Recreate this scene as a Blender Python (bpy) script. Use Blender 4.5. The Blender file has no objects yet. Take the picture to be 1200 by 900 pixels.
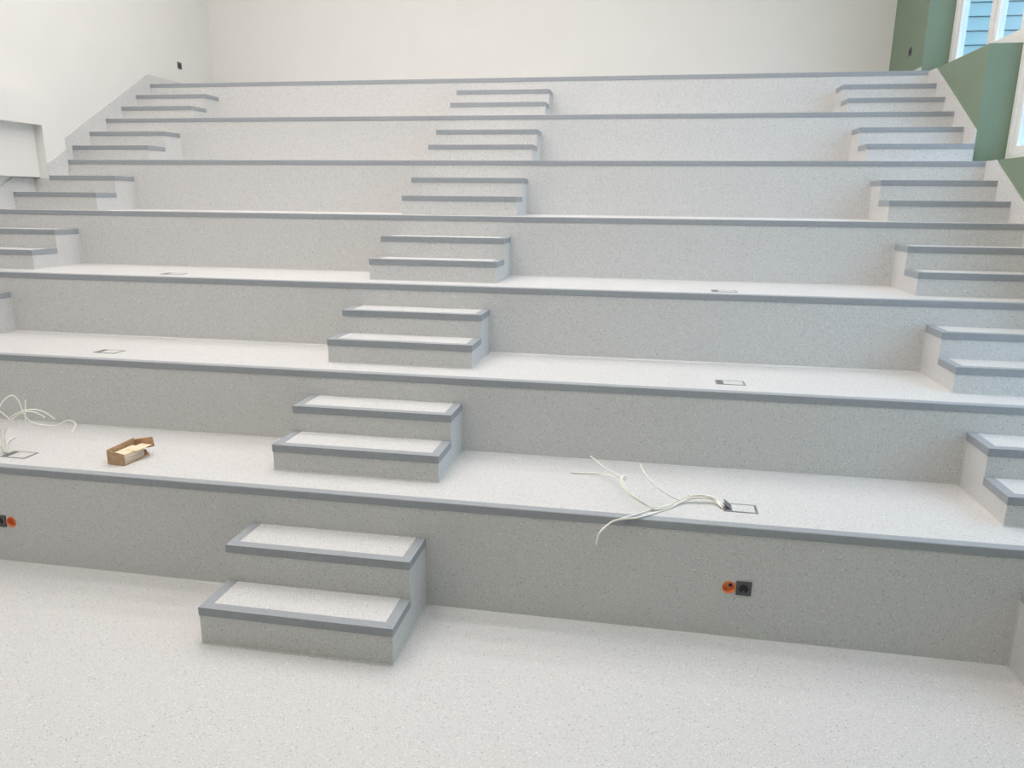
import bpy, bmesh, math, random
from mathutils import Vector, Matrix

scene = bpy.context.scene
COL = scene.collection

# ------------------------------------------------------------------ camera
F_PX, PITCH, YAW, ROLL = 868.9, -0.2408, -0.1738, 0.0111
CAM = Vector((0.0, -3.5545, 2.1746))
_r = Vector((math.cos(YAW), -math.sin(YAW), 0))
_f = Vector((math.sin(YAW) * math.cos(PITCH), math.cos(YAW) * math.cos(PITCH), math.sin(PITCH)))
_u = _r.cross(_f)
CR = _r * math.cos(ROLL) + _u * math.sin(ROLL)
CU = -_r * math.sin(ROLL) + _u * math.cos(ROLL)
cam_data = bpy.data.cameras.new('camera')
cam_data.sensor_fit = 'HORIZONTAL'
cam_data.sensor_width = 36.0
cam_data.lens = F_PX / 1200 * 36.0
cam_data.clip_start = 0.05
cam_data.clip_end = 200
cam = bpy.data.objects.new('camera', cam_data)
COL.objects.link(cam)
M = Matrix((CR, CU, -_f)).transposed().to_4x4()
M.translation = CAM
cam.matrix_world = M
scene.camera = cam

# ------------------------------------------------------------------ world, exposure
SKY_COL, SKY_STR = (0.63, 0.78, 1.0, 1), 3.5
LAMP_COL, LAMP_STR = (1.0, 0.935, 0.90, 1), 19.3
world = bpy.data.worlds.new('overcast_sky')
scene.world = world
world.use_nodes = True
world.node_tree.nodes['Background'].inputs[0].default_value = SKY_COL
world.node_tree.nodes['Background'].inputs[1].default_value = SKY_STR
vs = scene.view_settings
vs.view_transform = 'Standard'
vs.look = 'None'
vs.gamma = 1.0
vs.use_curve_mapping = False
vs.exposure = 0.0


def at(u, v, **pl):
    """direction of a 1200x900 pixel met with one plane X=, Y= or Z="""
    d = _f + CR * ((u - 600) / F_PX) + CU * ((450 - v) / F_PX)
    (k, val), = pl.items()
    i = 'XYZ'.index(k)
    return CAM + d * ((val - CAM[i]) / d[i])


# ------------------------------------------------------------------ materials
def new_mat(name):
    m = bpy.data.materials.new(name)
    m.use_nodes = True
    nt = m.node_tree
    return m, nt, nt.nodes['Principled BSDF']


def plain(name, col, rough=0.6, metal=0.0, noise=0.0, nscale=8.0, bump=0.0, spec=0.4):
    m, nt, b = new_mat(name)
    b.inputs['Roughness'].default_value = rough
    b.inputs['Metallic'].default_value = metal
    b.inputs['Specular IOR Level'].default_value = spec
    b.inputs['Base Color'].default_value = (*col, 1)
    if noise or bump:
        tc = nt.nodes.new('ShaderNodeTexCoord')
        n = nt.nodes.new('ShaderNodeTexNoise')
        n.inputs['Scale'].default_value = nscale
        n.inputs['Detail'].default_value = 5
        nt.links.new(tc.outputs['Object'], n.inputs['Vector'])
        if noise:
            r = nt.nodes.new('ShaderNodeValToRGB')
            r.color_ramp.elements[0].position = 0.3
            r.color_ramp.elements[1].position = 0.7
            r.color_ramp.elements[0].color = (*[c * (1 - noise) for c in col], 1)
            r.color_ramp.elements[1].color = (*[min(1, c * (1 + noise)) for c in col], 1)
            nt.links.new(n.outputs['Fac'], r.inputs['Fac'])
            nt.links.new(r.outputs['Color'], b.inputs['Base Color'])
        if bump:
            bp = nt.nodes.new('ShaderNodeBump')
            bp.inputs['Strength'].default_value = bump
            bp.inputs['Distance'].default_value = 0.002
            nt.links.new(n.outputs['Fac'], bp.inputs['Height'])
            nt.links.new(bp.outputs['Normal'], b.inputs['Normal'])
    return m


def vinyl(name, base, dark, light, rough=0.5):
    """speckled sheet vinyl: base with fine dark and light chips of random size"""
    m, nt, b = new_mat(name)
    N, L = nt.nodes, nt.links
    geo = N.new('ShaderNodeNewGeometry')

    def chips(scale, cut, keep, off):
        mp = N.new('ShaderNodeMapping')
        mp.inputs['Location'].default_value = off
        L.new(geo.outputs['Position'], mp.inputs['Vector'])
        v = N.new('ShaderNodeTexVoronoi')
        v.inputs['Scale'].default_value = scale
        v.inputs['Randomness'].default_value = 1.0
        L.new(mp.outputs['Vector'], v.inputs['Vector'])
        lt = N.new('ShaderNodeMath'); lt.operation = 'LESS_THAN'
        lt.inputs[1].default_value = cut
        L.new(v.outputs['Distance'], lt.inputs[0])
        sep = N.new('ShaderNodeSeparateColor')
        L.new(v.outputs['Color'], sep.inputs['Color'])
        k = N.new('ShaderNodeMath'); k.operation = 'LESS_THAN'
        k.inputs[1].default_value = keep
        L.new(sep.outputs['Red'], k.inputs[0])
        mu = N.new('ShaderNodeMath'); mu.operation = 'MULTIPLY'
        L.new(lt.outputs[0], mu.inputs[0]); L.new(k.outputs[0], mu.inputs[1])
        return mu.outputs[0]

    n = N.new('ShaderNodeTexNoise')
    n.inputs['Scale'].default_value = 160
    n.inputs['Detail'].default_value = 3
    L.new(geo.outputs['Position'], n.inputs['Vector'])
    ramp = N.new('ShaderNodeValToRGB')
    ramp.color_ramp.elements[0].position = 0.35
    ramp.color_ramp.elements[1].position = 0.65
    ramp.color_ramp.elements[0].color = (*[c * 0.94 for c in base], 1)
    ramp.color_ramp.elements[1].color = (*[min(1, c * 1.06) for c in base], 1)
    L.new(n.outputs['Fac'], ramp.inputs['Fac'])
    cur = ramp.outputs['Color']
    for scale, cut, keep, off, col in ((150, 0.38, 0.22, (3, 1, 7), dark), (150, 0.38, 0.22, (11, 5, 2), light),
                                       (60, 0.27, 0.12, (1, 9, 4), dark), (60, 0.26, 0.11, (8, 2, 6), light)):
        mx = N.new('ShaderNodeMix'); mx.data_type = 'RGBA'
        L.new(chips(scale, cut, keep, off), mx.inputs[0])
        L.new(cur, mx.inputs[6])
        mx.inputs[7].default_value = (*col, 1)
        cur = mx.outputs[2]
    L.new(cur, b.inputs['Base Color'])
    b.inputs['Roughness'].default_value = rough
    b.inputs['Specular IOR Level'].default_value = 0.35
    return m


def glass_mat():
    m, nt, b = new_mat('window_glass')
    out = nt.nodes['Material Output']
    tr = nt.nodes.new('ShaderNodeBsdfTransparent')
    tr.inputs[0].default_value = (0.86, 0.95, 0.97, 1)
    gl = nt.nodes.new('ShaderNodeBsdfGlossy')
    gl.inputs['Roughness'].default_value = 0.03
    lw = nt.nodes.new('ShaderNodeLayerWeight')
    lw.inputs['Blend'].default_value = 0.5
    pw = nt.nodes.new('ShaderNodeMath'); pw.operation = 'POWER'; pw.inputs[1].default_value = 4.5
    nt.links.new(lw.outputs['Facing'], pw.inputs[0])
    fr = nt.nodes.new('ShaderNodeMath'); fr.operation = 'MULTIPLY_ADD'
    fr.inputs[1].default_value = 0.55; fr.inputs[2].default_value = 0.03
    nt.links.new(pw.outputs[0], fr.inputs[0])
    mix = nt.nodes.new('ShaderNodeMixShader')
    nt.links.new(fr.outputs[0], mix.inputs[0])
    nt.links.new(tr.outputs[0], mix.inputs[1])
    nt.links.new(gl.outputs[0], mix.inputs[2])
    nt.links.new(mix.outputs[0], out.inputs['Surface'])
    return m


def emit_mat(name, col, strength):
    m, nt, b = new_mat(name)
    e = nt.nodes.new('ShaderNodeEmission')
    e.inputs[0].default_value = col
    e.inputs[1].default_value = strength
    nt.links.new(e.outputs[0], nt.nodes['Material Output'].inputs['Surface'])
    return m


VINYL = vinyl('speckled_grey_vinyl', (0.62, 0.615, 0.608), (0.45, 0.445, 0.44), (0.76, 0.755, 0.74))
NOSE = plain('slate_grey_nosing', (0.33, 0.35, 0.375), 0.5, noise=0.05, nscale=40)
SEAL = plain('pale_grey_sealant', (0.66, 0.65, 0.63), 0.5)
WHITE = plain('white_wall_paint', (0.75, 0.74, 0.715), 0.85, noise=0.012, nscale=2.5, bump=0.05)
CEIL = plain('white_ceiling_paint', (0.78, 0.77, 0.75), 0.9, noise=0.01, nscale=3)
GREEN = plain('sage_green_paint', (0.205, 0.268, 0.194), 0.8, noise=0.03, nscale=3, bump=0.05)
FRAME = plain('white_window_lacquer', (0.82, 0.81, 0.79), 0.4, noise=0.01)
GLASS = glass_mat()
STEEL = plain('brushed_steel', (0.34, 0.34, 0.34), 0.45, metal=0.6, noise=0.06, nscale=60)
FLAP = plain('dark_grey_flap', (0.16, 0.165, 0.17), 0.5, noise=0.05, nscale=60)
DARK = plain('anthracite_plastic', (0.085, 0.09, 0.095), 0.4, noise=0.05, nscale=50)
BLACK = plain('black_plastic', (0.012, 0.012, 0.013), 0.5, noise=0.05)
ORANGE = plain('orange_plastic', (0.90, 0.30, 0.12), 0.45, noise=0.05, nscale=40)
CABLE = plain('cream_cable_sheath', (0.90, 0.87, 0.80), 0.5, noise=0.03, nscale=30)
CARD = plain('brown_cardboard', (0.54, 0.35, 0.21), 0.85, noise=0.16, nscale=35, bump=0.3)
PAPER = plain('pale_paper', (0.82, 0.67, 0.48), 0.8, noise=0.05, nscale=60)
PAPER2 = plain('pale_paper_edges', (0.74, 0.62, 0.50), 0.8, noise=0.08, nscale=90)
BOARD = plain('pale_teal_cladding', (0.33, 0.43, 0.44), 0.7, noise=0.06, nscale=4)
BOARD2 = plain('blue_grey_cladding', (0.25, 0.34, 0.42), 0.7, noise=0.06, nscale=4)
GRAVEL = plain('grey_outdoor_paving', (0.30, 0.30, 0.29), 0.9, noise=0.1, nscale=6)
LAMP = emit_mat('lamp_diffuser_light', LAMP_COL, LAMP_STR)


# ------------------------------------------------------------------ builders
def box(bm, x0, x1, y0, y1, z0, z1):
    v = [bm.verts.new(p) for p in ((x0, y0, z0), (x1, y0, z0), (x1, y1, z0), (x0, y1, z0),
                                   (x0, y0, z1), (x1, y0, z1), (x1, y1, z1), (x0, y1, z1))]
    for f in ((3, 2, 1, 0), (4, 5, 6, 7), (0, 1, 5, 4), (1, 2, 6, 5), (2, 3, 7, 6), (3, 0, 4, 7)):
        bm.faces.new([v[i] for i in f])


def prism(bm, pts, a0, a1, axis='Z'):
    """extrude a polygon; axis Z: pts are (x,y); axis X: pts are (y,z); axis Y: pts are (x,z)"""
    def P(p, a):
        return {'Z': (p[0], p[1], a), 'X': (a, p[0], p[1]), 'Y': (p[0], a, p[1])}[axis]
    lo = [bm.verts.new(P(p, a0)) for p in pts]
    hi = [bm.verts.new(P(p, a1)) for p in pts]
    n = len(pts)
    bm.faces.new(lo[::-1]); bm.faces.new(hi)
    for i in range(n):
        bm.faces.new((lo[i], lo[(i + 1) % n], hi[(i + 1) % n], hi[i]))


def cyl(bm, c, r, depth, axis='Y', seg=24, r2=None):
    rot = {'Y': Matrix.Rotation(math.radians(90), 4, 'X'), 'Z': Matrix.Identity(4),
           'X': Matrix.Rotation(math.radians(90), 4, 'Y')}[axis]
    bmesh.ops.create_cone(bm, cap_ends=True, segments=seg, radius1=r, radius2=r if r2 is None else r2,
                          depth=depth, matrix=Matrix.Translation(c) @ rot)


def obj(name, bm, mat, parent=None, loc=None, smooth=False, bevel=0.0):
    bmesh.ops.recalc_face_normals(bm, faces=bm.faces[:])
    me = bpy.data.meshes.new(name)
    bm.to_mesh(me); bm.free()
    me.materials.append(mat)
    if smooth:
        for p in me.polygons:
            p.use_smooth = True
    o = bpy.data.objects.new(name, me)
    COL.objects.link(o)
    if loc is not None:
        o.location = loc
    if parent:
        o.parent = parent
    if bevel:
        md = o.modifiers.new('bevel', 'BEVEL')
        md.width = bevel; md.segments = 2; md.limit_method = 'ANGLE'
    return o


def part_box(name, mat, parent, *b, bevel=0.0):
    bm = bmesh.new(); box(bm, *b)
    return obj(name, bm, mat, parent, bevel=bevel)


def tag(o, label, cat, group=None):
    o['label'] = label; o['category'] = cat
    if group:
        o['group'] = group
    return o


def struct(o):
    o['kind'] = 'structure'
    return o


def empty(name, loc, label=None, cat=None, group=None):
    o = bpy.data.objects.new(name, None)
    COL.objects.link(o)
    o.location = loc
    o.empty_display_size = 0.1
    if label:
        tag(o, label, cat, group)
    return o


def copy_tree(o, parent=None):
    c = o.copy(); COL.objects.link(c); c.parent = parent
    for ch in [x for x in bpy.data.objects if x.parent == o]:
        copy_tree(ch, c)
    return c


# ------------------------------------------------------------------ dimensions (metres)
H, H1, D = 0.48, 0.618, 0.836           # tier rise, lowest tier rise, tier depth
DS = D / 3                              # going of a step
XL, XR = -5.96, 2.7115                  # inner faces of the side walls
XLS, XRS = XL + 0.012, XR - 0.012       # faces of the skirting boards on them
XO = 2.965                              # outer leaf of the right wall: window plane
YB = 6.44                               # far wall
YF = -6.6                               # wall behind the camera
ZC = 6.8                               # ceiling
NT = 7
XC, W = -1.5932, 1.0043                 # middle flight: centre and width


def top(i):
    return 0.0 if i <= 0 else H1 + (i - 1) * H


# ------------------------------------------------------------------ room shell
bm = bmesh.new(); box(bm, XL - 0.3, XO + 0.3, YF - 0.2, 0.05, -0.15, 0.0)
struct(obj('floor', bm, VINYL))

bm = bmesh.new(); box(bm, XL - 0.3, XO + 0.1, YB, YB + 0.2, 0.0, ZC)
struct(obj('wall_back', bm, WHITE))
bm = bmesh.new(); box(bm, XL - 0.3, XO + 0.1, YF - 0.2, YF, 0.0, ZC)
struct(obj('wall_front', bm, GREEN))
bm = bmesh.new(); box(bm, XL - 0.3, XO + 0.1, YF - 0.2, YB + 0.2, ZC, ZC + 0.15)
struct(obj('ceiling', bm, CEIL))

# left wall: main plane with a boxed-out frame (pier and lintel) around a shallow recess
XP = -5.79                              # face of the boxed-out frame
PY0, PY1 = 3.066, 3.339                 # pier
LZ0, LZ1 = 2.845, 3.15                  # lintel
bm = bmesh.new()
box(bm, XL - 0.3, XL, YF, YB, 0.0, ZC)
prism(bm, [(PY1, 2.0585), (PY1, LZ1), (-1.25, LZ1), (-1.25, 0.0), (-1.0, 0.0), (-1.0, LZ0), (PY0, LZ0), (PY0, 2.0585)], XL - 0.01, XP, 'X')
prism(bm, [(PY0, LZ0), (PY0, 2.36), (-1.0, 2.36), (-1.0, LZ0)], XL - 0.01, XP - 0.095, 'X')
struct(obj('wall_left', bm, WHITE))

# right wall: thick outer leaf with window openings and an inner lining that steps down with the tiers
S1, S2, S3 = 3.49, 2.54, 1.0            # sill heights
YN, YJ = 3.648, 5.29                    # stepped end of the upper lining, far jamb
W2Y0, W3Y0, W3Y1 = 1.55, -0.9, 1.2
WZ1 = 5.05
bm = bmesh.new()
box(bm, XR, XO + 0.09, YJ, YB, 0.0, ZC)
box(bm, XR, XO, YN, YJ, 0.0, S1)
box(bm, XR, XO, W2Y0, YN, 0.0, S2)
box(bm, XR, XO + 0.09, W3Y1, W2Y0, 0.0, ZC)
box(bm, XR, XO + 0.09, W3Y0, W3Y1, 0.0, S3)
box(bm, XR, XO + 0.09, YF, W3Y0, 0.0, ZC)
box(bm, XO, XO + 0.09, YN, YJ, 0.0, S1)
box(bm, XO, XO + 0.09, W2Y0, YN, 0.0, S2)
box(bm, XR, XO + 0.09, W3Y0, W3Y1, WZ1, ZC)
box(bm, XR, XO + 0.09, W2Y0, YJ, WZ1, ZC)
struct(obj('wall_right', bm, GREEN))

# skirtings that climb with the steps
PITCH_S = H / D
bm = bmesh.new()
prism(bm, [(YB, 3.605), (4.99, 3.605), (PY1, 3.605 - (4.99 - PY1) * PITCH_S), (PY1, 1.7), (YB, 3.0)], XL, XLS, 'X')
prism(bm, [(PY1, 2.645), (PY0, 2.490), (PY0, 2.0585), (PY1, 2.0585)], XP, XP + 0.008, 'X')
box(bm, XL, XP + 0.008, PY0 - 0.008, PY0, 2.058, 2.350)
prism(bm, [(PY0, 2.350), (2.80, 2.350), (-0.75, 2.350 - 3.55 * PITCH_S), (-0.75, 0.0), (PY0, 0.0)], XL, XLS, 'X')
struct(obj('baseboard_left', bm, VINYL))
bm = bmesh.new()
prism(bm, [(4.815, S1), (YN, 2.811), (YN, 2.0), (5.4, 3.0), (5.4, S1)], XRS, XR, 'X')
prism(bm, [(YN, S2), (3.172, S2), (-0.75, S2 - (3.172 + 0.75) * PITCH_S), (-0.75, 0.0), (YN, 0.0)], XRS, XR, 'X')
prism(bm, [(YJ, 3.45), (YJ, 3.575), (YB, 3.575), (YB, 3.45)], XRS, XR, 'X')
struct(obj('baseboard_right', bm, VINYL))


# windows of the right wall
def window(name, y0, y1, z0, z1, mullions):
    w = struct(empty(name, (XO + 0.05, (y0 + y1) / 2, z0)))
    ox, oy, oz = w.location
    fx0, fx1 = XO - 0.005 - ox, XO + 0.075 - ox

    def rel(bmm, ya, yb, za, zb, xa=fx0, xb=fx1):
        box(bmm, xa, xb, ya - oy, yb - oy, za - oz, zb - oz)
    b = bmesh.new()
    fw = 0.075
    rel(b, y0, y0 + fw, z0, z1); rel(b, y1 - fw, y1, z0, z1)
    rel(b, y0 + fw, y1 - fw, z0, z0 + fw); rel(b, y0 + fw, y1 - fw, z1 - fw, z1)
    obj('window_frame', b, FRAME, w, bevel=0.004)
    ys = [y0 + fw] + list(mullions) + [y1 - fw]
    for m in mullions:
        b = bmesh.new(); rel(b, m - 0.035, m + 0.035, z0 + fw, z1 - fw)
        obj('mullion', b, FRAME, w, bevel=0.004)
    for a, c in zip(ys[:-1], ys[1:]):
        a2 = a + (0.035 if a != ys[0] else 0); c2 = c - (0.035 if c != ys[-1] else 0)
        b = bmesh.new(); sw = 0.055
        sx0, sx1 = fx0 + 0.02, fx1 + 0.005
        rel(b, a2, a2 + sw, z0 + fw, z1 - fw, sx0, sx1); rel(b, c2 - sw, c2, z0 + fw, z1 - fw, sx0, sx1)
        rel(b, a2 + sw, c2 - sw, z0 + fw, z0 + fw + sw, sx0, sx1); rel(b, a2 + sw, c2 - sw, z1 - fw - sw, z1 - fw, sx0, sx1)
        s = obj('sash', b, FRAME, w, bevel=0.003)
        b = bmesh.new()
        rel(b, a2 + sw, c2 - sw, z0 + fw + sw, z1 - fw - sw, fx0 + 0.045, fx0 + 0.055)
        obj('pane', b, GLASS, s)
    return w


window('window_1', YN + 0.012, YJ, S1, WZ1, [4.36])
window('window_2', W2Y0, YN, S2, WZ1, [2.6])
window('added_window_3', W3Y0, W3Y1, S3, WZ1, [0.15])  # out of view; added to supply daylight from the right

# ------------------------------------------------------------------ seating tiers
ORD = ['lowest', 'second', 'third', 'fourth', 'fifth', 'sixth', 'topmost']
NL, NH, NP = 0.05, 0.042, 0.003         # nosing: top leg, front leg, how proud
SOCK = [(0.505, 0.2865), (-3.680, 0.2675)]


def tier_label(i):
    if i == 1:
        return 'lowest grey speckled vinyl seating tier, with sockets in its front'
    if i == NT:
        return 'topmost grey speckled vinyl seating tier, against the white far wall'
    return '%s grey speckled vinyl seating tier up from the floor' % ORD[i - 1]


for i in range(1, NT + 1):
    y0 = (i - 1) * D
    y1 = YB if i == NT else i * D
    zb, zt = top(i - 1), top(i)
    t = empty('seating_tier', ((XLS + XRS) / 2, y0, zb), tier_label(i), 'seating tier', 'wide seating tiers')
    hx = (XRS - XLS) / 2
    h = zt - zb
    # riser
    if i == 1:
        bm = bmesh.new()
        ed = []
        rect = [bm.verts.new(p) for p in ((-hx, 0, 0), (hx, 0, 0), (hx, 0, h - 0.004), (-hx, 0, h - 0.004))]
        ed += [bm.edges.new((rect[k], rect[(k + 1) % 4])) for k in range(4)]
        for sx, sz in SOCK:
            c = [bm.verts.new((sx - t.location.x + 0.0325 * math.cos(a * math.tau / 28), 0, sz + 0.0325 * math.sin(a * math.tau / 28))) for a in range(28)]
            ed += [bm.edges.new((c[k], c[(k + 1) % 28])) for k in range(28)]
        bmesh.ops.triangle_fill(bm, use_beauty=True, edges=ed)
        r = bmesh.ops.extrude_face_region(bm, geom=bm.faces[:])
        bmesh.ops.translate(bm, vec=(0, 0.02, 0), verts=[e for e in r['geom'] if isinstance(e, bmesh.types.BMVert)])
        obj('riser', bm, VINYL, t)
    else:
        part_box('riser', VINYL, t, -hx, hx, 0, 0.02, 0.0, h - 0.004)
    # tread: sheet from behind the nosing to the next riser
    part_box('tread', VINYL, t, -hx, hx, NL, y1 - y0, h - 0.03, h)
    # nosing strip
    bm = bmesh.new()
    prism(bm, [(-NP, h - NH), (0.0, h - NH), (0.0, h - 0.004), (NL, h - 0.004), (NL, h + 0.0015), (-NP + 0.003, h + 0.0015), (-NP, h - 0.002)], -hx, hx, 'X')
    obj('nosing', bm, NOSE, t)
    # sealant bead at the foot of the riser
    bm = bmesh.new()
    tx = t.location.x
    for ba, bb in ((-5.071, XC - W / 2), (XC + W / 2, 1.8428)):
        prism(bm, [(0.0, 0.0), (0.0, 0.008), (-0.006, 0.0025), (-0.008, 0.0)], ba + 0.007 - tx, bb - 0.007 - tx, 'X')
    obj('sealant_bead', bm, SEAL, t)


# ------------------------------------------------------------------ two-step blocks
def step_block(name, x0, x1, s1, s2, sides, label, group, loc, notch=0.0):
    """sides: which free ends carry the nosing round the corner ('L', 'R')"""
    b = empty(name, loc, label, 'steps', group)
    xm = (x0 + x1) / 2
    a, c = x0 - xm, x1 - xm
    y2, y1 = -2 * DS, -DS
    e = 0.004
    bm = bmesh.new()
    if notch:
        box(bm, a, c, y2, y1, 0, s1 - e); box(bm, a + notch, c, y1, 0, 0, s2 - e)
    else:
        prism(bm, [(y2, 0), (0, 0), (0, s2 - e), (y1, s2 - e), (y1, s1 - e), (y2, s1 - e)], a, c, 'X')
    obj('body', bm, VINYL, b)
    la = NL if 'L' in sides else 0
    lc = NL if 'R' in sides else 0
    for yf, yk, z, a in ((y2, y1, s1, a), (y1, 0.0, s2, a + notch)):
        part_box('tread', VINYL, b, a + la, c - lc, yf + NL, yk, z - e, z)
        bm = bmesh.new()
        # top leg, U or L in plan
        oa = a - (NP if la else 0); oc = c + (NP if lc else 0)
        outer = [(oa, yk), (oa, yf - NP), (oc, yf - NP), (oc, yk)]
        inner = []
        if lc:
            inner += [(c - lc, yk), (c - lc, yf + NL)]
        else:
            inner += [(c, yf + NL)]
            outer[-1] = (c, yf + NL); inner = []
        if la:
            inner += [(a + la, yf + NL), (a + la, yk)]
        else:
            inner += [(a, yf + NL)]
            outer = [(a, yf - NP)] + outer[2:]
        prism(bm, outer + inner, z - e, z + 0.0015, 'Z')
        # front and side legs
        box(bm, oa, oc, yf - NP, yf, z - NH, z - e)
        if la:
            box(bm, oa, a, yf, yk, z - NH, z - e)
        if lc:
            box(bm, c, oc, yf, yk, z - NH, z - e)
        obj('nosing', bm, NOSE, b)
    # sealant along the foot and up the back corner
    bm = bmesh.new()
    w = 0.006
    a = x0 - xm
    box(bm, a - (w if la else 0), c + (w if lc else 0), y2 - w, y2, 0, 0.004)
    if la:
        box(bm, a - w, a, y2, -w, 0, 0.004); box(bm, a - w, a, -w, 0, 0, s2 - NH)
    if lc:
        box(bm, c, c + w, y2, -w, 0, 0.004); box(bm, c, c + w, -w, 0, 0, s2 - NH)
    obj('sealant_bead', bm, SEAL, b)
    return b


for kind, x0, x1, sides, group in (('middle', XC - W / 2, XC + W / 2, 'LR', 'middle flight of steps'),
                                   ('right', 1.8428, XRS, 'L', 'steps along the green wall'),
                                   ('left', XLS, -5.071, 'R', 'steps along the white side wall')):
    for i in range(1, NT + 1):
        s1, s2 = (0.198, 0.404) if i == 1 else (0.1573, 0.3181)
        where = {'middle': 'midway along', 'right': 'by the green wall on', 'left': 'by the white side wall on'}[kind]
        on = 'the floor' if i == 1 else 'the %s tier' % ORD[i - 2]
        label = 'grey two-step block with slate nosings, %s %s' % (where, on)
        notch = XP + 0.009 - XLS if (kind == 'left' and i == 5) else 0.0      # stands round the pier
        step_block('step_block', x0, x1, s1, s2, sides, label, group, ((x0 + x1) / 2, (i - 1) * D - 0.0005, top(i - 1)), notch)


# ------------------------------------------------------------------ floor boxes in the three lowest tiers
def floor_box(x, y, z, label):
    b = empty('floor_box', (x, y, z), label, 'floor box', 'floor boxes set into the tiers')
    hw, hd = 0.088, 0.056
    bm = bmesh.new()
    t = 0.009
    box(bm, -hw, hw, -hd, -hd + t, 0, 0.003); box(bm, -hw, hw, hd - t, hd, 0, 0.003)
    box(bm, -hw, -hw + t, -hd + t, hd - t, 0, 0.003); box(bm, hw - 0.014, hw, -hd + t, hd - t, 0, 0.003)
    obj('frame', bm, STEEL, b)
    part_box('lid', VINYL, b, -0.042, hw - 0.014, -hd + t, hd - t, 0, 0.002)
    f = part_box('cable_flap', FLAP, b, -hw + t, -0.042, -hd + t, hd - t, 0, 0.004)
    return b


FB = {}
for i, ys in ((1, (0.243, 0.205)), (2, (1.09, 1.09)), (3, (1.868, 1.925))):
    for side, x, y in (('R', 0.56, ys[0]), ('L', -3.757, ys[1])):
        near = {'R': 'between the middle steps and the green wall', 'L': 'between the middle steps and the white side wall'}[side]
        FB[i, side] = floor_box(x, y, top(i) , 'steel-framed floor box in the %s tier, %s' % (ORD[i - 1], near))

# upright bent flap of the box the right cables leave from
for side in ('R',):
    bm = bmesh.new()
    box(bm, -0.088, -0.052, -0.03, 0.05, 0.004, 0.007)
    bmesh.ops.rotate(bm, cent=(-0.052, 0, 0.004), matrix=Matrix.Rotation(math.radians(38), 3, 'Y'), verts=bm.verts[:])
    obj('raised_flap', bm, FLAP, FB[1, side])


# ------------------------------------------------------------------ sockets in the front of the lowest tier
def socket_pair(x, z, plate_dx, near):
    o = empty('flush_box', (x, 0.0, z), 'empty round orange flush box, %s' % near, 'electrical box', 'orange boxes in the lowest tier')
    bm = bmesh.new()
    n = 32
    prof = [(0.0325, 0.024), (0.0325, 0.001), (0.0345, -0.0005), (0.0345, -0.003), (0.0295, -0.003), (0.0285, 0.0), (0.0275, 0.021)]
    rings = [[bm.verts.new((r * math.cos(a * math.tau / n), y, r * math.sin(a * math.tau / n))) for a in range(n)] for r, y in prof]
    for p, q in zip(rings[:-1], rings[1:]):
        for a in range(n):
            bm.faces.new((p[a], p[(a + 1) % n], q[(a + 1) % n], q[a]))
    bm.faces.new(rings[-1])
    bm.faces.new(rings[0])
    obj('cup', bm, ORANGE, o)
    bm = bmesh.new(); cyl(bm, (0.010, 0.0205, 0.003), 0.0095, 0.003, 'Y', 16)
    obj('cable_hole', bm, BLACK, o)
    s = empty('wall_socket', (x + plate_dx, 0.0, z + 0.002), 'square anthracite power socket, %s' % near, 'socket', 'sockets in the lowest tier')
    bm = bmesh.new()
    box(bm, -0.0375, 0.0375, -0.008, 0.0, -0.0375, 0.0375)
    for f in [f for f in bm.faces if f.calc_center_median().y < -0.0079]:
        r = bmesh.ops.inset_individual(bm, faces=[f], thickness=0.0075)
        bmesh.ops.translate(bm, vec=(0, 0.001, 0), verts=f.verts)
    obj('cover_plate', bm, DARK, s, bevel=0.0015)
    bm = bmesh.new()
    # shallow round well: a collar around a set-back face
    n = 28
    prof = [(0.0225, -0.007), (0.0225, -0.0095), (0.0195, -0.0095), (0.018, -0.0075)]
    rings = [[bm.verts.new((r * math.cos(a * math.tau / n), y, r * math.sin(a * math.tau / n))) for a in range(n)] for r, y in prof]
    for p, q in zip(rings[:-1], rings[1:]):
        for a in range(n):
            bm.faces.new((p[a], p[(a + 1) % n], q[(a + 1) % n], q[a]))
    bm.faces.new(rings[-1]); bm.faces.new(rings[0])
    well = obj('socket_well', bm, BLACK, s)
    for dx in (-0.0095, 0.0095):
        bm = bmesh.new(); cyl(bm, (dx, -0.0078, 0), 0.003, 0.002, 'Y', 12)
        obj('contact_hole', bm, BLACK, well)
    bm = bmesh.new(); box(bm, -0.004, 0.004, -0.0096, -0.0075, -0.0185, -0.014)
    obj('earth_clip', bm, STEEL, well)


socket_pair(*SOCK[0], 0.0725, 'below the floor box nearer the green wall')
socket_pair(*SOCK[1], -0.0725, 'below the floor box nearer the white side wall')


# wall switches beside the top landing
def wall_switch(x, y, z, sx, label):
    s = empty('wall_socket', (x, y, z), label, 'socket')
    bm = bmesh.new(); box(bm, 0, sx * 0.009, -0.04, 0.04, -0.04, 0.04)
    obj('cover_plate', bm, DARK, s, bevel=0.0015)
    bm = bmesh.new(); cyl(bm, (sx * 0.0095, 0, 0), 0.02, 0.003, 'X', 24)
    obj('socket_well', bm, BLACK, s)


wall_switch(XL, 5.664, 3.811, 1, 'small dark socket on the white side wall by the landing')
wall_switch(XR, 5.72, 3.80, -1, 'small dark socket on the green wall beyond the window')


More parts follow.
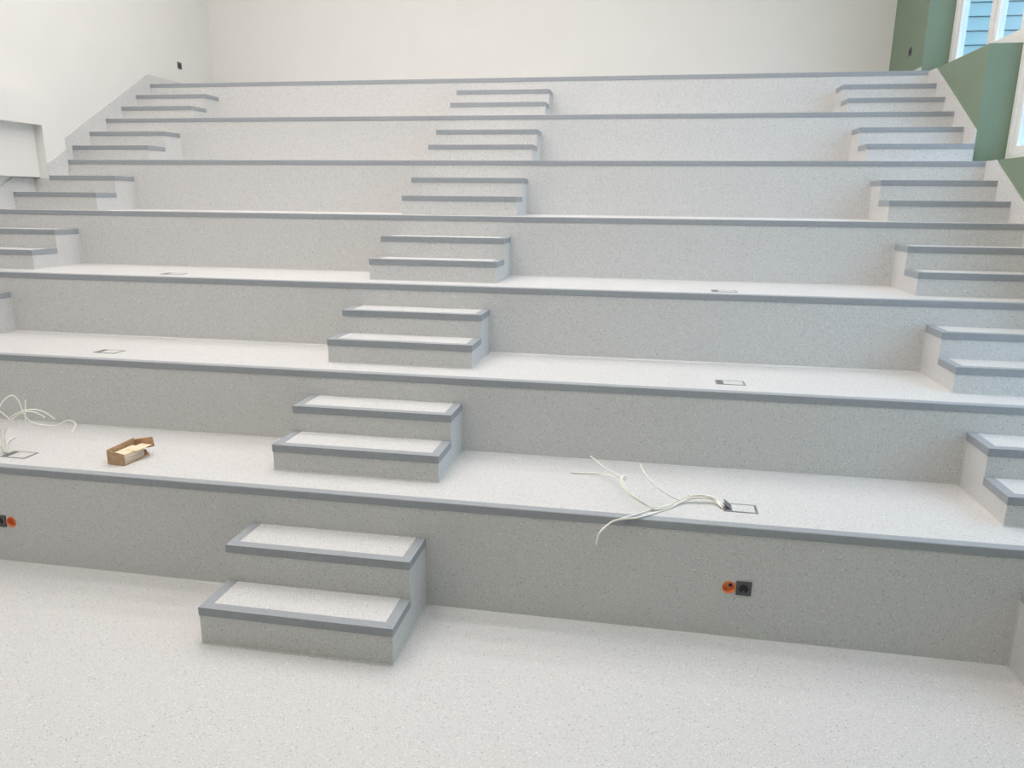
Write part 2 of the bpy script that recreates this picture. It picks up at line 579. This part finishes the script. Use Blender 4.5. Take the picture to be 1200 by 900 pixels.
# ------------------------------------------------------------------ cables
def cable(pts, label, group, r=0.0042):
    """one sheath swept along a smooth line through pts"""
    P = [Vector(p) for p in pts]
    Q = [P[0] * 2 - P[1]] + P + [P[-1] * 2 - P[-2]]
    line = []
    for k in range(1, len(Q) - 2):
        for s in range(7):
            t = s / 7
            line.append(0.5 * ((2 * Q[k]) + (Q[k + 1] - Q[k - 1]) * t + (2 * Q[k - 1] - 5 * Q[k] + 4 * Q[k + 1] - Q[k + 2]) * t * t
                               + (3 * Q[k] - Q[k - 1] - 3 * Q[k + 1] + Q[k + 2]) * t ** 3))
    line.append(P[-1])
    base = P[0].copy()
    bm = bmesh.new()
    n = 8
    up = Vector((0.31, 0.17, 0.93)).normalized()
    prev = None
    for k, p in enumerate(line):
        tg = (line[min(k + 1, len(line) - 1)] - line[max(k - 1, 0)]).normalized()
        up = (up - tg * up.dot(tg)).normalized()
        sd = tg.cross(up)
        ring = [bm.verts.new(p - base + (up * math.cos(a * math.tau / n) + sd * math.sin(a * math.tau / n)) * r) for a in range(n)]
        if prev:
            for a in range(n):
                bm.faces.new((prev[a], prev[(a + 1) % n], ring[(a + 1) % n], ring[a]))
        else:
            bm.faces.new(ring[::-1])
        prev = ring
    bm.faces.new(prev)
    o = obj('cable', bm, CABLE, None, base, smooth=True)
    return tag(o, label, 'cable', group)


Z1 = top(1)


def onz(u, v, h=0.0):
    p = at(u, v, Z=Z1 + 0.005 + h)
    return p


def ony(u, v, y):
    return at(u, v, Y=y)


GR = 'loose cables from the floor box nearer the green wall'
RB = onz(849, 594)
cable([RB, onz(838, 583, .025), onz(820, 580, .04), onz(800, 584, .02), onz(785, 591), onz(765, 597), onz(745, 603), onz(727, 608, .008), ony(715, 613, -0.02),
       ony(704, 622, -0.05), ony(700, 632, -0.055), ony(699, 638, -0.053)],
      'cream cable bent over the lowest tier edge with its tip pointing down', GR)
cable([RB + Vector((0, .012, 0)), onz(836, 585, .02), onz(818, 583, .03), onz(801, 586, .012), onz(788, 594), onz(768, 601), onz(748, 606.5, .004), ony(733, 608, -0.008),
       ony(718, 611, -0.03), ony(707, 620, -0.052), ony(701.5, 627, -0.05)],
      'shorter cream cable drooping over the lowest tier edge beside a longer one', GR)
cable([onz(845, 592, .004), onz(835, 583, .03), onz(818, 580.5, .035), onz(803, 585, .012), onz(795, 585.5, .02), onz(780, 578, .06), onz(765, 566, .1), onz(756, 555, .13), onz(750, 544, .16)],
      'white cable curving up alone from the floor box nearer the green wall', GR)
cable([onz(847, 595, .004), onz(833, 585, .015), onz(815, 584, .02), onz(800, 588, .006), onz(780, 595), onz(765, 596, .01), onz(750, 588, .035), onz(737, 579, .06), onz(729, 568, .08), onz(727, 561, .085), onz(731, 557, .08), onz(734, 561, .065),
       onz(728, 562, .05), onz(715, 558, .03), onz(700, 554.5, .01), onz(685, 554.5), onz(669, 554)],
      'white cable looped once and ending flat on the lowest tier', GR)
cable([onz(846, 593, .007), onz(834, 584, .022), onz(816, 582, .03), onz(801, 587, .01), onz(782, 593, .006), onz(764, 594, .015), onz(751, 587, .045), onz(738, 577.5, .07), onz(731, 567, .09), onz(729, 560, .095), onz(734, 557.5, .085), onz(733, 562, .07),
       onz(723, 556, .07), onz(710, 549, .085), onz(700, 541, .10), onz(692, 534.5, .12)],
      'white cable looped once with its end pointing up at the second tier', GR)

GL = 'loose cables from the floor box nearer the white side wall'
LB = onz(6, 531)


def lp(u, v, y):
    return at(u, v, Y=y)


cable([LB, lp(2, 516, .22), lp(3, 502, .24), lp(11, 490, .26), lp(22, 483.5, .28), lp(36, 480, .31), lp(48, 481.5, .34), lp(57, 486, .36), lp(64, 491.5, .38)],
      'cream cable arching high from the floor box nearer the white side wall', GL)
cable([LB + Vector((.012, 0, 0)), lp(5, 513, .24), lp(8, 500, .25), lp(15, 490, .27), lp(27, 483, .29), lp(38, 482.5, .31), lp(47, 486, .34), lp(53, 489.5, .35)],
      'shorter cream cable arching beside the high arching one', GL)
cable([LB + Vector((-.01, .008, 0)), lp(-4, 510, .24), lp(-4, 490, .27), lp(2, 472, .30), lp(13, 463.5, .34), lp(21, 469, .38), lp(27, 482, .42), lp(32, 491, .46), lp(40, 496, .50),
       lp(50, 498, .53), lp(66, 498.5, .55), lp(75, 494, .56), lp(82, 492.8, .56), lp(88.5, 497, .54), lp(84, 507, .50)],
      'longest cream cable rising in a tall loop then ending in a hook', GL)
cable([LB + Vector((-.014, 0, 0)), lp(0, 515, .21), lp(-4, 500, .22), lp(-8, 486, .24), lp(-3, 481, .26), lp(5, 486, .29), lp(13, 493, .33), lp(19, 499, .37)],
      'cream cable bending back over towards the cardboard carton', GL)
cable([LB + Vector((.006, .012, 0)), lp(7, 520, .22), lp(4, 508, .23), lp(9, 497, .26), lp(20, 487, .31), lp(28, 484.5, .36), lp(29.5, 492, .39), lp(29.5, 484, .37), lp(29.7, 469, .36)],
      'cream cable with its cut end standing straight up', GL)
cable([LB + Vector((.018, .006, 0)), onz(8, 520, .012), onz(12, 515, .01), onz(18, 512.5)],
      'short cream cable stub lying beside the floor box', GL)

# ------------------------------------------------------------------ torn cardboard carton with a pale bundle
c0 = at(126.5, 544, Z=Z1 + 0.001)
ang = math.radians(86)
carton = empty('cardboard_carton', (c0.x, c0.y, Z1 + 0.002), 'torn open brown cardboard carton lying on the lowest tier', 'carton')
carton.rotation_euler = (0, 0, ang)
# local axes: +x along the length (away from the camera), -y towards the viewer's right side
LN, WD, HT, TH = 0.225, 0.12, 0.088, 0.004
part_box('bottom_panel', CARD, carton, 0, LN * 0.93, -WD, 0, 0, TH)
bm = bmesh.new()
prism(bm, [(-WD, TH), (0, TH), (0, HT), (-WD * 0.42, HT * 0.86), (-WD * 0.55, HT * 0.9), (-WD, HT * 0.80)], 0, TH, 'X')
obj('end_panel', bm, CARD, carton)
bm = bmesh.new()
prism(bm, [(TH, TH), (LN, TH), (LN, HT * 1.1), (TH, HT)], -TH, 0, 'Y')
obj('side_panel', bm, CARD, carton)
bm = bmesh.new()
prism(bm, [(-TH, HT * 0.45), (-TH, HT * 0.98), (-0.140, HT * 1.30), (-0.148, HT * 0.62), (-0.1, HT * 0.45)], LN * 1.0, LN * 1.0 + TH, 'X')
obj('flap', bm, CARD, carton)
bm = bmesh.new()
prism(bm, [(TH, TH), (LN * 0.93, TH), (LN * 0.90, 0.022), (LN * 0.8, 0.008), (LN * 0.2, 0.008)], -WD, -WD + TH, 'Y')
obj('torn_edge', bm, CARD, carton)
part_box('end_flap', CARD, carton, LN * 0.85, LN * 0.87, -WD + TH, -WD * 0.4, TH, 0.04)
bundle = empty('paper_bundle', (c0.x, c0.y, Z1 + 0.0065), 'pale bundle of folded sheets inside the cardboard carton', 'bundle')
bundle.rotation_euler = (0, 0, ang)
random.seed(3)
zz = 0.0
for k in range(7):
    th = 0.0085
    ox, oy = random.uniform(-.004, .004), random.uniform(-.003, .003)
    part_box('sheet', PAPER2 if k < 5 else PAPER, bundle, 0.014 + ox, LN * 0.80 + ox, -WD + 0.009 + oy, -0.02 + oy, zz, zz + th - 0.0006, bevel=0.001)
    zz += th
bm = bmesh.new()
box(bm, LN * 0.40, LN * 0.98, -WD * 1.15, -WD * 0.5, zz, zz + 0.003)
obj('loose_sheet', bm, PAPER, bundle)

# ------------------------------------------------------------------ ceiling lamps (above the picture)
lamp0 = None
GL2 = 'flat rectangular lamps on the ceiling'
for y in (-3.0, -1.6, -0.2, 1.2, 2.6, 4.0):
    for x in (-4.5, -2.8, -1.1, 0.6):
        if lamp0 is None:
            lamp0 = empty('ceiling_lamp', (x, y, ZC), 'flat white rectangular lamp mounted on the ceiling', 'lamp', GL2)
            bm = bmesh.new()
            for b in ((-.62, .62, -.17, -.15), (-.62, .62, .15, .17), (-.62, -.60, -.15, .15), (.60, .62, -.15, .15)):
                box(bm, *b, -0.06, 0.0)
            obj('housing', bm, FRAME, lamp0)
            part_box('diffuser', LAMP, lamp0, -.60, .60, -.15, .15, -0.055, -0.045)
        else:
            c = copy_tree(lamp0)
            c.location = (x, y, ZC)

# ------------------------------------------------------------------ outside
bm = bmesh.new(); box(bm, XO + 0.3, 40, -30, 40, -0.4, -0.3)
g = obj('pavement', bm, GRAVEL); struct(g)
nb = empty('neighbour_building', (8.0, 9.0, -0.3), 'pale teal clad building outside the window', 'building')
bh = 0.19
part_box('core', BOARD2, nb, -4.4, 6, 0.03, 4.0, 0, 5.9)
bm0 = None
for k in range(31):
    b_ = bmesh.new()
    prism(b_, [(0.03, 0), (-0.012, 0), (0.008, bh - 0.012), (0.03, bh - 0.012)], -4.4, 6, 'X')
    o = obj('cladding_board', b_, BOARD, nb) if bm0 is None else bm0.copy()
    if bm0 is None:
        bm0 = o
    else:
        b_.free(); COL.objects.link(o)
    o.location = (0, 0, k * bh)
